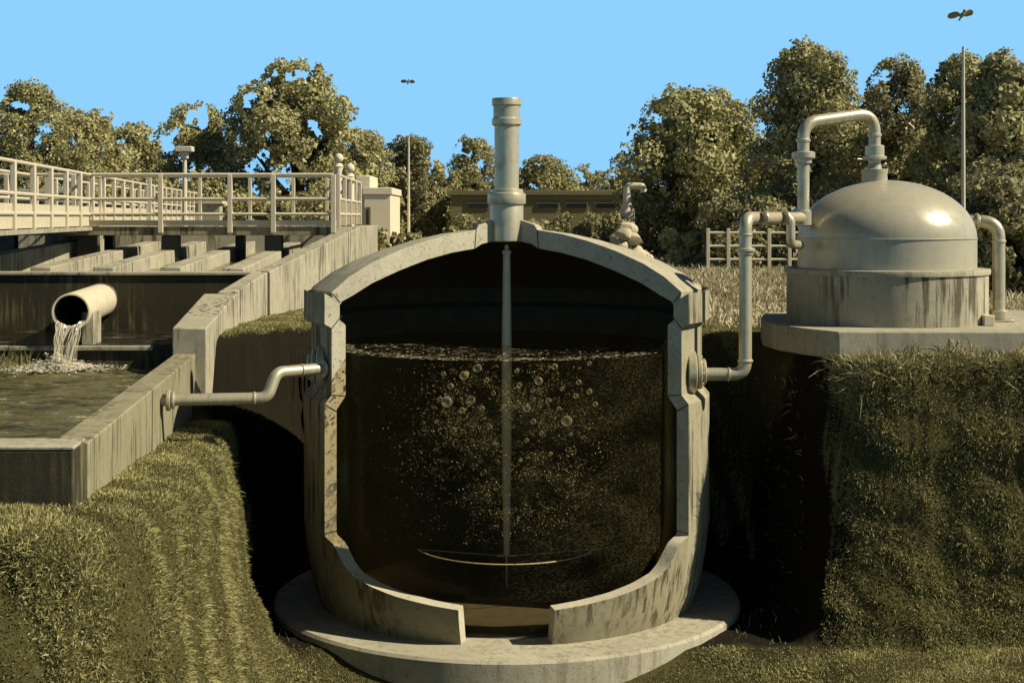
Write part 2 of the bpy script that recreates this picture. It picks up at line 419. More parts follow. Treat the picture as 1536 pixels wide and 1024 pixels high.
# ================================================================== CUTAWAY DIGESTER TANK
TX, TY = 0., 18.
PHW = R(57)
tank = thing('digester_tank', (TX, TY, -3.0), 'round concrete tank cut open at the front, with arched roof and vent stack', 'tank')
def rad(phi, r): return (TX+r*math.sin(phi), TY-r*math.cos(phi))      # phi from the camera side, + to the right
OUT = [(2.27,-3.0),(2.36,-2.75),(2.42,-2.40),(2.465,-2.02),(2.465,-.53),(2.375,-.43),(2.375,.33),(2.465,.38),(2.465,.73)]
INN = [(2.06,-3.0),(2.15,-2.70),(2.26,-2.36),(2.315,-1.98),(2.315,-.60),(2.20,-.45),(2.20,.36),(2.275,.42),(2.275,.62)]
DOUT = [(2.36,.655),(2.375,.742),(2.15,.915),(1.88,1.06),(1.52,1.20),(1.154,1.31),(.80,1.39),(.44,1.44),(.40,1.50),(.20,1.56)]
DINN = [(2.265,.60),(2.25,.63),(2.10,.70),(1.86,.83),(1.50,.97),(1.13,1.09),(.78,1.17),(.46,1.215),(.36,1.27),(.20,1.30)]
def interp(prof, z):
    for (r0,z0),(r1,z1) in zip(prof, prof[1:]):
        if z0 <= z <= z1 or z1 <= z <= z0: return r0+(r1-r0)*(z-z0)/((z1-z0) or 1)
    return prof[-1][0] if z > prof[-1][1] else prof[0][0]
def sweep(mb, section, split, a0, a1, n):
    # section: closed loop (r,z); edges with index >= split take the inner material (slot 1)
    k = len(section); vs, fs, ms = [], [], []
    for i in range(n+1):
        p = a0+(a1-a0)*i/n
        for (r, z) in section: vs.append((*rad(p, r), z))
    for i in range(n):
        for j in range(k):
            j2 = (j+1)%k; mb_i = 1 if split[0] <= j < split[1] else 0
            fs.append((i*k+j, i*k+j2, (i+1)*k+j2, (i+1)*k+j)); ms.append(mb_i)
    o = len(mb.v); mb.v += vs; mb.f += [tuple(a+o for a in f) for f in fs]; mb.m += ms
    return o, k
def cap(mb, o, outer, inner_count, start, flip):
    pass
# wall: full height behind the wedge, low kerb in front with a notch
wall = MB()
secW = OUT+INN[::-1]
nO = len(OUT)
sweep(wall, secW, (nO, nO+len(INN)-1), PHW, 2*math.pi-PHW, 96)
for ph, fl in ((PHW, False), (2*math.pi-PHW, True)):                 # sawn faces as quads between outer and inner profile
    vs = [(*rad(ph, r), z) for r, z in OUT]+[(*rad(ph, r), z) for r, z in INN]
    fs = [((i, i+1, nO+i+1, nO+i) if not fl else (i, nO+i, nO+i+1, i+1)) for i in range(nO-1)]
    wall.add(vs, fs, 2)
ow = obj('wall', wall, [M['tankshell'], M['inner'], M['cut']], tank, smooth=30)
ZC = [(12.5,-2.60),(20,-2.57),(30,-2.52),(38,-2.46),(45,-2.38),(48,-2.30),(50,-2.20),(52.5,-2.08),(57.1,-2.02)]
def zc(d): return float(np.interp(abs(d), [a for a,_ in ZC], [b for _,b in ZC]))
for sgn in (-1, 1):
    k = MB(); degs = np.linspace(12.5, 56.95, 42); vs = []; per = 10
    for dg in degs:
        zt = zc(dg)
        zo = np.linspace(-3.0, zt, 5)
        for z in zo: vs.append((*rad(R(dg)*sgn, interp(OUT, z)), z))
        for z in zo[::-1]: vs.append((*rad(R(dg)*sgn, interp(INN, z)), z))
    fs, ms = [], []
    for i in range(len(degs)-1):
        for j in range(per):
            j2 = (j+1)%per; q = (i*per+j, i*per+j2, (i+1)*per+j2, (i+1)*per+j)
            fs.append(q if sgn < 0 else q[::-1]); ms.append(2 if j == 4 else (1 if 4 < j < 9 else 0))
    k.add(vs, []); k.f = fs; k.m = ms
    for i0 in (0, (len(degs)-1)*per):
        for j in range(4): k.f.append((i0+j, i0+j+1, i0+8-j, i0+9-j)); k.m.append(2)
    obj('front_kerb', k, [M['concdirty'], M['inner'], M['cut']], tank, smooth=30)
roof = MB(); nD = len(DOUT)
sweep(roof, DOUT+DINN[::-1], (nD, nD+len(DINN)-1), PHW, 2*math.pi-PHW, 96)
for ph, fl in ((PHW, False), (2*math.pi-PHW, True)):
    vs = [(*rad(ph, r), z) for r, z in DOUT]+[(*rad(ph, r), z) for r, z in DINN]
    fs = [((i, i+1, nD+i+1, nD+i) if not fl else (i, nD+i, nD+i+1, i+1)) for i in range(nD-1)]
    roof.add(vs, fs, 2)
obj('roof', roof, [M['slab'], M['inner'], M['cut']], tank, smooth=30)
# joints on the sawn faces
def joint(ph, a, b, w=.010, t=.004):
    sg = 1 if ph < math.pi else -1                                   # opening lies towards phi=0
    tx, ty = -math.cos(ph)*sg*1.0, -math.sin(ph)*sg*1.0              # tangent pointing into the opening
    (r0,z0),(r1,z1) = a, b; L = math.hypot(r1-r0, z1-z0); nr, nz = -(z1-z0)/L*w/2, (r1-r0)/L*w/2
    q = [(r0+nr,z0+nz),(r1+nr,z1+nz),(r1-nr,z1-nz),(r0-nr,z0-nz)]
    vs = []
    for s in (-.002, t):
        for (r, z) in q:
            x, y = rad(ph, r); vs.append((x+tx*s, y+ty*s, z))
    jt = MB(); jt.add(vs, [(3,2,1,0),(4,5,6,7),(0,1,5,4),(1,2,6,5),(2,3,7,6),(3,0,4,7)]); obj('joint', jt, M['joint'], tank, smooth=0)
for ph in (PHW, 2*math.pi-PHW):
    joint(ph, (2.365,.725), (2.27,.62)); joint(ph, (2.375,.33), (2.25,.47)); joint(ph, (2.375,-.43), (2.20,-.45)); joint(ph, (2.463,-2.0), (2.317,-1.98)); joint(ph, (.44,1.44), (.46,1.215)); joint(ph, (2.463,-.53), (2.317,-.62))
# vent stack
vs_ = MB(); z = lambda y: PZ(y, 18)
vs_.lathe([(.0,z(150)),(.115,z(150)),(.125,z(149)),(.178,z(148)),(.182,z(150)),(.182,z(158)),(.165,z(160)),(.163,z(177)),(.182,z(179)),(.182,z(187)),(.15,z(190)),(.15,z(288)),(.165,z(287))], TX, TY, 40)
vent = obj('vent_stack', vs_, M['steel'], tank)
fl = MB(); fl.lathe([(.15,z(283)),(.2,z(284)),(.205,z(289)),(.232,z(290.5)),(.236,z(292)),(.236,z(304)),(.23,z(306)),(.2,z(307))], TX, TY, 40)
fl.lathe([(.2,z(306)),(.205,z(308)),(.205,z(361)),(.195,z(362.5)),(.0,z(362.5))], TX, TY, 40)
sub('vent_collar', fl, M['steel'], vent)
# mixing shaft and ring
sh = MB(); sh.lathe([(0,z(366)),(.022,z(368)),(.03,z(371)),(.02,z(374)),(.055,z(376)),(.055,z(381)),(.045,z(382)),(.062,z(530)),(.060,z(650)),(.045,z(800)),(.035,z(832)),(.012,z(834)),(.008,z(884)),(0,z(886))], TX, TY, 20)
sh.tube([(TX-.12,TY,z(833)),(TX+.12,TY,z(833))], .014, 8)
shaft = obj('mixing_shaft', sh, M['white'], tank)
rg = MB(); zr = -2.40
rg.tube([(*rad(R(a), 1.12), zr) for a in range(-72, 73, 4)], .008, 8)
for a in (-72, 72): rg.tube([(*rad(R(a), .03), z(833)), (*rad(R(a), 1.12), zr)], .003, 6)
sub('mixing_ring', rg, M['white'], shaft)
# inlet / outlet sockets on the wall
for nm, px, py, ph in (('inlet_flange', 0, 0, -66), ('outlet_flange', 0, 0, 66)):
    f = MB(); r0 = 2.375; x, y = rad(R(ph), r0); zf = -.14 if ph < 0 else -.20
    d = Vector((1 if ph > 0 else -1, 0, 0)); c = Vector((x, y, zf))
    f.disc(c-d*.03, d, .25, .10, 32); f.disc(c+d*.06, d, .20, .05, 32); f.disc(c+d*.115, d, .155, .045, 28)
    for q in range(8):
        a = q*math.pi/4; f.disc(c+d*.09+Vector((0, math.cos(a)*.175, math.sin(a)*.175)), d, .016, .03, 6)
    obj(nm, f, M['steel'], tank)

obj('dark_floor_disc', MB().lathe([(0,-2.955),(1.7,-2.955),(1.96,-2.96),(1.99,-2.999)], TX, TY, 64), M['inner'], tank)  # dark disc added over the pale slab inside the tank
# base slab
bs = MB(); bs.lathe([(0,-3.0),(2.0,-3.0),(2.80,-3.0),(2.83,-3.03),(2.83,-3.42),(0,-3.42)], TX, TY, 96)
so = obj('foundation_slab', bs, M['slab'], None, at=(TX, TY, -3.42))
tag(so, 'thick round concrete footing under the cutaway tank', 'slab')

# liquid
lq = MB(); LR, LZ = 2.165, .03; n = 96
vs, fs, ms = [], [], []
prof = [(1.995,-2.94),(2.03,-2.75),(2.14,-2.3),(LR,-2.0),(LR,LZ)]
for i in range(n):
    a = 2*math.pi*i/n
    for r, zz in prof: vs.append((TX+r*math.cos(a), TY+r*math.sin(a), zz))
kk = len(prof)
for i in range(n):
    i2 = (i+1)%n
    for j in range(kk-1): fs.append((i*kk+j, i2*kk+j, i2*kk+j+1, i*kk+j+1)); ms.append(0)
fs.append(tuple(i*kk+kk-1 for i in range(n))); ms.append(1)
lq.v, lq.f, lq.m = vs, fs, ms
lo = obj('digester_water', lq, [M['liquid'], M['liqtop']], None, at=(TX, TY, -3.0)); tag(lo, 'murky brown liquid filling the cutaway tank up to a frothy surface', 'liquid', None, 'structure')
# foam lumps on the front of the surface
g = np.random.default_rng(12)
def flakes(name, pts, size, mat, seed, label, cat, flat=False, stretch=2.2):
    g = np.random.default_rng(seed); n = len(pts)
    a = g.normal(0,1,(n,3)); a /= np.linalg.norm(a,axis=1)[:,None]
    b = np.cross(a, g.normal(0,1,(n,3))); b /= np.linalg.norm(b,axis=1)[:,None]
    if flat: a[:,2] *= .12; b[:,2] *= .12
    s = size*(.35+1.1*g.random(n)**2)
    A = a*(s*stretch)[:,None]*.5; B = b*s[:,None]*.5
    V = np.stack([pts-A-.3*B, pts-.2*A-B, pts+A-.1*B, pts+.5*A+B, pts-.6*A+.8*B], 1).reshape(-1,3)
    t = g.random(n); t = np.where(t > .9, 1., t*.93)
    me = npmesh(name, V, 5, mat, t); o = bpy.data.objects.new(name, me); COL.objects.link(o)
    return tag(o, label, cat, None, 'stuff')
m_ = 2000; ph = g.uniform(-1.5, 1.5, m_); rr = 2.14*np.sqrt(np.where(g.random(m_) < .6, g.uniform(.78, 1, m_), g.uniform(.2, 1, m_)))
pts = np.stack([TX+rr*np.sin(ph), TY-rr*np.cos(ph), LZ+.008+.012*g.random(m_)], -1)
flakes('froth', pts, .024, M['silt'], 14, 'pale froth flecks floating on the tank liquid', 'froth', True)
# silt flakes hanging in the liquid
m_ = 90000
px = g.normal(760, 95, m_); py = g.uniform(545, 815, m_)
wt = fbm(px*.022, py*.03, 50, 3)*1.6+fbm(px*.09, py*.12, 60, 2)*1.6+.36
wt *= np.clip((py-540)/60, .35, 1)*np.clip((830-py)/130, 0, 1)*np.clip(1.25-np.abs(px-760)/190, 0, 1)
k = g.random(m_) < wt*1.1
px, py = px[k], py[k]; yy = g.uniform(15.92, 16.9, len(px))
pts = np.stack([(px-HX)*yy/FPX, yy, EYE-(py-HY)*yy/FPX], -1)
k = np.hypot(pts[:,0]-TX, pts[:,1]-TY) < 2.1; pts = pts[k]
flakes('silt', pts, .0068, M['silt'], 15, 'cloud of pale silt flecks suspended in the tank liquid', 'silt', False, 2.4)
# gas bubbles
bm_ = MB(); bm_.ball((0,0,0), 1, 20, 14); bub0 = None
spots = [(671,602,9.5),(850,631,8.5),(696,563,7),(712,630,7),(808,571,6.5),(700,560,4),(716,552,7),(790,612,6),(884,587,4.5),(864,594,4),(843,583,3.5),(868,573,4),
 (707,600,6),(693,615,5),(706,633,4.5),(680,645,5),(676,579,5),(832,550,5),(800,632,4.5),(779,577,4),(799,585,4),(822,600,4),(814,622,3.5),(838,612,3),(893,606,4),(884,545,3.5),
 (660,598,4),(665,560,3.5),(650,610,3),(723,612,4),(730,570,4),(740,590,3.5),(735,640,4),(655,632,3.5),(690,668,4),(708,660,3),(668,655,4),(812,650,3.5),(790,660,3.5),(838,665,3),
 (856,651,3),(826,680,3),(770,640,3),(781,690,3),(720,690,3.5),(699,690,3),(742,665,3),(852,560,3),(775,556,3.5),(754,612,2.6)]
for i, (bx, by, br) in enumerate(spots):
    Yb = 15.96+.5*((i*37)%11)/11.0
    if abs(bx-760) > 100: Yb = max(Yb, 16.15)
    if bub0 is None:
        o = obj('gas_bubble', bm_, M['bubble'], None, smooth=180); bub0 = o
    else: o = bub0.copy(); COL.objects.link(o)
    o.location = P(bx, by, Yb); s = br*Yb/FPX; o.scale = (s, s, s*.94)
    if i == 0: lab = 'largest round gas bubble, left of the shaft in the tank liquid'
    elif i == 1: lab = 'large lone gas bubble, right of the shaft in the tank liquid'
    elif br >= 5: lab = 'medium gas bubble rising through the tank liquid'
    else: lab = 'tiny gas bubble rising through the tank liquid'
    tag(o, lab, 'bubble', 'gas bubbles in the tank liquid')

# ================================================================== PIPES
def pipe_thing(name, loc, label, cat='pipe'): return thing(name, loc, label, cat)
ip = pipe_thing('inlet_pipe', (-3.8, 16.1, -.42), 'steel inlet pipe with a swan-neck bend between basin wall and cutaway tank')
pth = fillet([(-3.82,16.12,-.42), (-2.66,16.3,-.42), (-2.44,16.52,-.14), (-2.12,17.0,-.14)], .26)
pth = fillet([(-3.84,16.12,-.415), (-2.66,16.3,-.415), (-2.575,16.40,-.14), (-2.0,16.95,-.14)], .14, 9)
obj('pipe', MB().tube(pth, .066, 18), M['steel'], ip)
c = MB(); c.disc((-3.72,16.13,-.415), (1,.15,0), .12, .05); c.disc((-3.67,16.14,-.415), (1,.15,0), .10, .03); obj('wall_flange', c, M['steel'], ip)
for p, d in (((-2.80,16.28,-.415), (1,.15,0)), ((-2.33,16.63,-.14), (1,.95,0))): obj('coupling', MB().disc(p, d, .076, .03), M['steel'], ip)
cc = Vector((-2.12,16.83,-.14)); dd = Vector((1,.95,0)); obj('end_flange', MB().disc(cc, dd, .115, .035).disc(cc+dd.normalized()*.05, dd, .10, .03), M['steel'], ip)

YO = 17.0
gp = pipe_thing('gas_pipe', (2.3, YO, -.2), 'steel gas pipe rising from the cutaway tank and looping over into the dome')
xr = PX(1118, YO); zr0 = PZ(561, YO); zr1 = PZ(327, YO)
tee = Vector((PX(1205, 18.35), 18.35, PZ(327, 18.35)))
pth = fillet([(2.25,YO,zr0), (xr,YO,zr0), (xr,YO,zr1), (PX(1200,18.0)-.35,17.75,zr1), tuple(tee)], .15, 9)
obj('lower_pipe', MB().tube(pth, .075, 20), M['steel'], gp)
xn = PX(1312, 18.75); yn = 18.75
pth = fillet([(tee.x,tee.y,tee.z-.12), (tee.x,tee.y,PZ(184,18.35)), (xn,yn,PZ(169,18.75)), (xn,yn,PZ(262,18.75))], .24, 10)
obj('riser_pipe', MB().tube(pth, .075, 20), M['steel'], gp)
obj('drain_branch', MB().tube(fillet([(PX(1170,17.9),17.9,zr1), (PX(1186,17.9),17.9,zr1), (PX(1186,17.9),17.9,PZ(366,17.9)), (PX(1204,18.2),18.35,PZ(368,18.2))], .09, 6), .055, 14), M['steel'], gp)
for p, d, r, w in (((xr,YO,PZ(375,YO)), (0,0,1), .115, .05), ((xr,YO,PZ(380,YO)), (0,0,1), .092, .05), ((xr,YO,PZ(352,YO)), (0,0,1), .085, .03), ((xr,YO,PZ(541,YO)), (0,0,1), .09, .035),
    ((PX(1093,YO),YO,zr0), (1,0,0), .085, .03), ((PX(1146,17.2),17.2,zr1), (1,.6,0), .083, .03), ((PX(1178,17.78),17.78,zr1), (1,.6,0), .088, .04),
    ((tee.x,tee.y,PZ(233,18.35)), (0,0,1), .145, .09), ((tee.x,tee.y,PZ(240,18.35)), (0,0,1), .105, .10), ((tee.x,tee.y,PZ(211,18.35)), (0,0,1), .088, .05), ((tee.x,tee.y,PZ(327,18.35)), (0,0,1), .10, .2),
    ((xn,yn,PZ(237,yn)), (0,0,1), .15, .05), ((xn,yn,PZ(228,yn)), (0,0,1), .12, .17), ((xn,yn,PZ(203,yn)), (0,0,1), .088, .05)):
    obj('coupling', MB().disc(p, d, r, w), M['steel'], gp)
obj('lever', MB().tube([(xn-.1,yn-.05,PZ(240,yn)), (xn-.24,yn-.08,PZ(239,yn))], .013, 8), M['steel'], gp)

# ================================================================== DOMED GAS HOLDER
DX, DY = PX(1329, 18.75), 18.75
pl = MB(); poly = [(3.84,17.0),(9.2,17.0),(9.2,20.9),(4.3,20.9),(3.55,20.2),(3.36,19.4),(3.27,18.7),(3.33,18.1),(3.55,17.5)]
pl.prism(poly, -.05, .27); po = obj('concrete_plinth', pl, M['slab'], None, bevel=.02, at=(6, 19, -.05)); tag(po, 'wide flat concrete plinth under the domed tank', 'plinth')
gh = thing('domed_tank', (DX, DY, .27), 'squat round tank with a smooth steel dome on a streaked concrete drum', 'tank')
dr_ = MB().lathe([(0,.2),(1.235,.2),(1.25,.28),(1.25,.885)], DX, DY, 80); obj('drum', dr_, M['concwall'], gh)
br_ = MB().lathe([(1.25,.875),(1.272,.88),(1.278,.92),(1.27,.945),(1.10,.95)], DX, DY, 80); obj('brim', br_, M['slab'], gh)
dm = [(1.112,.94),(1.112,1.325)]; dmm = MB().lathe(dm, DX, DY, 80); obj('shell', dmm, M['dome'], gh)
sm = MB().lathe([(1.112,1.318),(1.122,1.322),(1.122,1.332),(1.108,1.336)], DX, DY, 80); obj('seam', sm, M['dome'], gh)
dp_ = [(1.11*math.cos(a), 1.33+.735*math.sin(a)) for a in np.linspace(0, math.pi/2-.001, 28)]
obj('dome', MB().lathe(dp_, DX, DY, 96), M['dome'], gh, smooth=60)
nz_ = MB().lathe([(.17,1.98),(.155,PZ(262,yn)),(.165,PZ(259,yn)),(.165,PZ(254,yn)),(.09,PZ(253,yn)),(.075,PZ(245,yn))], xn, yn, 28); obj('nozzle', nz_, M['dome'], gh)
lp = pipe_thing('side_pipe', (6.3, 18.75, .27), 'steel pipe bending down from the dome side to the plinth')
pth = fillet([(DX+.98,18.75,PZ(332,18.75)), (PX(1499,18.6),18.62,PZ(332,18.75)), (PX(1499,18.6),18.62,.27)], .26, 10)
obj('pipe', MB().tube(pth, .078, 20), M['steel'], lp)
for p, d, r, w in (((PX(1465,18.7),18.7,PZ(332,18.7)), (1,0,0), .105, .04), ((PX(1499,18.6),18.62,PZ(362,18.6)), (0,0,1), .09, .04), ((PX(1499,18.6),18.62,.36), (0,0,1), .12, .12)): obj('coupling', MB().disc(p, d, r, w), M['steel'], lp)
obj('foot_plate', MB().box(PX(1499,18.6)-.15, PX(1499,18.6)+.15, 18.47, 18.77, .27, .30), M['steel'], lp, bevel=.006)
bx = MB().box(PX(1478,17.9)-.03, PX(1490,17.9), 17.85, 18.1, .272, .40); ob = obj('valve_box', bx, M['rail'], None, bevel=.01, at=(PX(1484,17.9),17.97,.272)); tag(ob, 'small pale valve box on the plinth at the foot of the drum', 'box')

# ================================================================== SETTLING BASIN (near)
ZT = -.22
bas = thing('settling_basin', (-6, 15, -1.7), 'low concrete settling basin with streaked side wall, holding rippled water', 'basin')
w1 = MB().prism([(WX0,WY0),(wallx(19.5),19.5),(wallx(19.5)-.29,19.5),(WX0-.26,WY0+.42),(-11.5,WY0+.42),(-11.5,WY0)], -1.9, ZT)
fw = MB().prism([(-11.5,WY0),(WX0,WY0),(WX0-.03,WY0+.44),(-11.5,WY0+.40)], -1.9, ZT); obj('front_wall', fw, M['moss_shade'], bas, bevel=.015)  # dark material puts the shade of this front face into its colour
obj('coping', MB().prism([(-11.5,WY0-.004),(WX0+.004,WY0-.004),(WX0-.03,WY0+.44),(-11.5,WY0+.40)], ZT+.001, ZT+.03), M['conc'], bas, bevel=.008)
sw = MB().prism([(WX0-.004,WY0+.443),(wallx(19.5),19.5),(wallx(19.5)-.29,19.5),(WX0-.30,WY0+.443)], -1.9, ZT-.002); obj('side_wall', sw, M['concdirty'], bas, bevel=.015)
lpw = MB().prism([(-11.5,20.5),(-4.30,20.55),(-4.30,23.45),(-11.5,23.45)], -1.9, ZT); obj('back_shelf', lpw, M['moss_shade'], bas, bevel=.02)
cpw = MB().prism([(-11.5,20.47),(-4.95,20.50),(-4.95,20.62),(-11.5,20.60)], ZT-.05, ZT+.012); obj('shelf_edge', cpw, M['conc'], bas, bevel=.008)
but = MB().prism([(-4.45,19.5),(-3.99,19.5),(-3.93,21.4),(-4.42,21.4)], -3.4, [.12,.12,.48,.48]); obj('buttress', but, M['concwall'], bas, bevel=.02)
wx, wy = np.meshgrid(np.linspace(-11.4, -3.45, 200), np.linspace(WY0+.3, 20.55, 230))
wx = np.minimum(wx, wallx(wy)-.1)
wz = -.50+.10*fbm(wx*1.6+.5*wy, wy*3.2, 71, 2)+.055*fbm(wx*3.6, wy*8, 75, 2)+.05*np.exp(-((wx-PX(88,20))**2+(wy-19.8)**2)/1.2)*np.sin(14*np.hypot(wx-PX(88,20), wy-19.8))
wm = MB(); wi = np.arange(wx.size).reshape(wx.shape)
wm.add(np.stack([wx, wy, wz], -1).reshape(-1, 3).tolist(), np.stack([wi[:-1,:-1], wi[:-1,1:], wi[1:,1:], wi[1:,:-1]], -1).reshape(-1, 4).tolist())
wt = obj('water', wm, M['water'], None, smooth=180, at=(-7,16,-.5)); tag(wt, 'rippled olive water in the near basin', 'water', None, 'structure')
wf = obj('shelf_water', MB().add([(-11.4,20.66,-.205),(-4.6,20.68,-.205),(-4.45,23.4,-.205),(-11.4,23.4,-.205)], [(0,1,2,3)]), M['film'], None, at=(-7,22,-.205)); tag(wf, 'thin flecked water film on the basin shelf', 'water', None, 'structure')

# upper channel basin behind it
ub = thing('channel_basin', (-7, 27, -1), 'raised concrete basin split into long channels below the footbridge', 'basin')
obj('front_wall', MB().prism([(-11.5,23.5),(-4.06,23.5),(-4.02,23.8),(-11.5,23.8)], -1.9, .66), M['moss_shade'], ub)
obj('coping', MB().prism([(-11.5,23.46),(-4.0,23.46),(-3.96,23.84),(-11.5,23.84)], .663, .715), M['conc'], ub, bevel=.01)
obj('side_wall', MB().prism([(-3.955,21.41),(-3.83,23.5),(-4.09,23.5),(-4.22,21.41)], -3.4, [.50,.713,.713,.50]), M['concwall'], ub, bevel=.015)
obj('side_wall', MB().prism([(-3.81,23.54),(-3.0,30.2),(-3.32,30.2),(-4.08,23.86)], -1.2, [.72,1.40,1.40,.72]), M['concwall'], ub, bevel=.015)
obj('joint', MB().prism([(-3.82,23.50),(-3.80,23.54),(-4.05,23.54),(-4.05,23.50)], -1.2, .70), M['joint'], ub)
for px0, hgt in ((-20,.95),(75,.80),(165,.80),(262,.80),(352,.78)):
    x0 = PX(px0, 24.9); L = 9.0
    obj('divider', MB().prism([(x0,23.86),(x0+.34,23.86),(x0+.34+WU*L*.4,23.86+L),(x0+WU*L*.4,23.86+L)], -.2, [hgt-.02,hgt-.02,hgt+.25,hgt+.25]), M['concwall'], ub, bevel=.015)
obj('back_wall', MB().box(-13, -3.4, 33.0, 33.3, -.2, 1.25), M['conc'], ub, bevel=.015)
wc = obj('channel_water', MB().add([(-11.4,23.7,.56),(-4.0,23.7,.56),(-3.2,33.1,.80),(-13,33.1,.80)], [(0,1,2,3)]), M['scum'], None, at=(-7,28,.56)); tag(wc, 'scummy pale water lying in the raised channels', 'water', None, 'structure')

# outfall pipe, its pier and the falling water
of = thing('outfall_pipe', (-6.3, 21.2, -.2), 'wide short outfall pipe spilling water into the near basin', 'pipe')
c0 = Vector(P(106,468,20.42)); c1 = Vector((c0.x-.44, 23.5, c0.z-.01)); d = (c1-c0).normalized()
pb = MB(); ro, ri, n = .262, .232, 36
a_ = d.cross(Vector((0,0,1))).normalized(); b_ = d.cross(a_)
rings = [(c0, ro-.006), (c0+d*.01, ro), (c1, ro), (c1, ri), (c0+d*.01, ri), (c0, ri+.004)]
vs = [c+(a_*math.cos(2*math.pi*k/n)+b_*math.sin(2*math.pi*k/n))*r for c, r in rings for k in range(n)]
fs = []
for i in range(6):
    i2 = (i+1)%6
    for k in range(n): fs.append((i*n+k, i*n+(k+1)%n, i2*n+(k+1)%n, i2*n+k))
pb.add(vs, fs); pb.m = [1 if 3*n <= q < 4*n else 0 for q in range(len(fs))]
pb.disc(c1-d*.6, d, ri, .02, 28, 1)
obj('pipe', pb, [M['panel'], M['inner']], of)
obj('end_band', MB().disc(c1-d*.03, d, .285, .06, 36), M['darkmetal'], of)
pr_ = MB().prism([(c0.x+.08,20.66),(c0.x+.25,20.66),(c0.x+.21,21.2),(c0.x+.04,21.2)], -.21, c0.z-.02); obj('pier', pr_, M['conc'], of, bevel=.01)
st = MB()
for k in range(64):
    u = (k-31.5)/31.5; x0 = c0.x+u*.17+rnd.uniform(-.02,.02); y0 = c0.y+rnd.uniform(-.05,.04); z0 = c0.z-math.sqrt(max(.0, .225**2-(u*.17)**2))+.03
    sp = rnd.uniform(.55,1.1); pts = []; ln = rnd.uniform(.8, 1)
    for q in range(10):
        t = q/9*ln*.40; pts.append((x0-.16*u*t-.06*t+.01*math.sin(q*2+k), y0-sp*t, max(-.52, z0-.5*9.8*t*t-.3*t)))
    r0 = rnd.uniform(.004,.011); st.tube(pts, [r0*(1.1-.07*q+.25*math.sin(q*1.7+k)) for q in range(10)], 6)
so_ = obj('falling_water', st, M['stream'], None, at=tuple(c0)); tag(so_, 'ragged stream of water falling from the outfall pipe mouth', 'water stream')
g = np.random.default_rng(44); m_ = 5200
cx, cy = PX(86,20.05), 20.02
rr = np.abs(g.normal(0,.36,m_)); aa = g.uniform(0,2*math.pi,m_)
pts = np.stack([cx+rr*np.cos(aa)*1.15, cy+rr*np.sin(aa)*.8, -.47+np.abs(g.normal(0,.10,m_))*np.exp(-rr*3.2)], -1)
flakes('splash', pts, .026, M['foam'], 45, 'white splash and foam where the stream hits the basin', 'splash', True)
rd = []
for k in range(70):
    bx_ = rnd.uniform(-11,-6.75); bx_ = PX(rnd.gauss(15,16), 20.1); by_ = 20.1+rnd.uniform(-.15,.3)
    h_ = rnd.uniform(.12,.38); lx = rnd.gauss(0,.13); w_ = .012
    rd += [(bx_-w_,by_,-.52),(bx_+w_,by_,-.52),(bx_+lx*.5+w_*.7,by_,-.5+h_*.6),(bx_+lx*.5-w_*.7,by_,-.5+h_*.6), (bx_+lx*.5-w_*.7,by_,-.5+h_*.6),(bx_+lx*.5+w_*.7,by_,-.5+h_*.6),(bx_+lx+.001,by_-.03,-.5+h_),(bx_+lx-.001,by_-.03,-.5+h_)]
me = npmesh('reed_tuft', np.array(rd), 4, M['blade'], np.random.default_rng(2).random(len(rd)//4)); o = bpy.data.objects.new('reed_tuft', me); COL.objects.link(o); tag(o, 'ragged tuft of reeds standing in the basin left of the splash', 'plant')

# ================================================================== FOOTBRIDGE AND RAILINGS
fb = thing('footbridge', (-7, 29.6, 1.4), 'steel footbridge with pale railings crossing the channels on dark legs', 'footbridge')
YB, ZD, ZR = 29.0, 1.40, 2.43
xa, xb = PX(-30,YB), PX(501,YB)
obj('deck', MB().box(xa-.6, xb+.05, YB, YB+1.3, ZD-.17, ZD), M['concdirty'], fb, bevel=.01)
obj('kick_plate', MB().box(xa-.6, xb+.05, YB-.03, YB-.005, ZD+.02, ZD+.13), M['rail'], fb)
def rails(parent, pts, heights, r, names):
    for h, nm in zip(heights, names):
        mb = MB()
        for a, b in zip(pts, pts[1:]): mb.tube([(a[0],a[1],a[2]+h), (b[0],b[1],b[2]+h)], r, 8)
        obj(nm, mb, M['rail'], parent)
def posts(parent, pts, h, r):
    first = None; w = Vector(parent['_w'])
    for p in pts:
        if first is None:
            mb = MB().box(-r, r, -r, r, 0, h); first = obj('post', mb, M['rail'], None, bevel=.006); o = first
        else: o = first.copy(); COL.objects.link(o)
        o.parent = parent; o.location = Vector(p)-w
yf, yr = YB-.06, YB+1.25
rails(fb, [(xa-.6,yf,ZD),(xb,yf,ZD)], (1.03,.55,.25), .032, ('top_rail','mid_rail','low_rail'))
rails(fb, [(xa-.6,yr,ZD),(xb,yr,ZD)], (1.03,.55), .028, ('top_rail','mid_rail'))
posts(fb, [(PX(q,yf),yf,ZD-.12) for q in (10,111,241,345,410,500)], 1.15, .045)
posts(fb, [(PX(q,yr),yr,ZD-.12) for q in (-5,70,150,225,300,375,440,490)], 1.12, .035)
for q, y_ in ((12,YB+.25),(131,YB+.25),(257,YB+.25),(411,YB+.25),(165,YB+1.1),(361,YB+1.1)):
    wq = .17 if y_ < YB+.5 else .09
    obj('leg', MB().box(PX(q,y_)-wq, PX(q,y_)+wq, y_-.12, y_+.12, .35 if y_ < YB+.5 else .6, ZD-.172), M['darkmetal'], fb, bevel=.01)
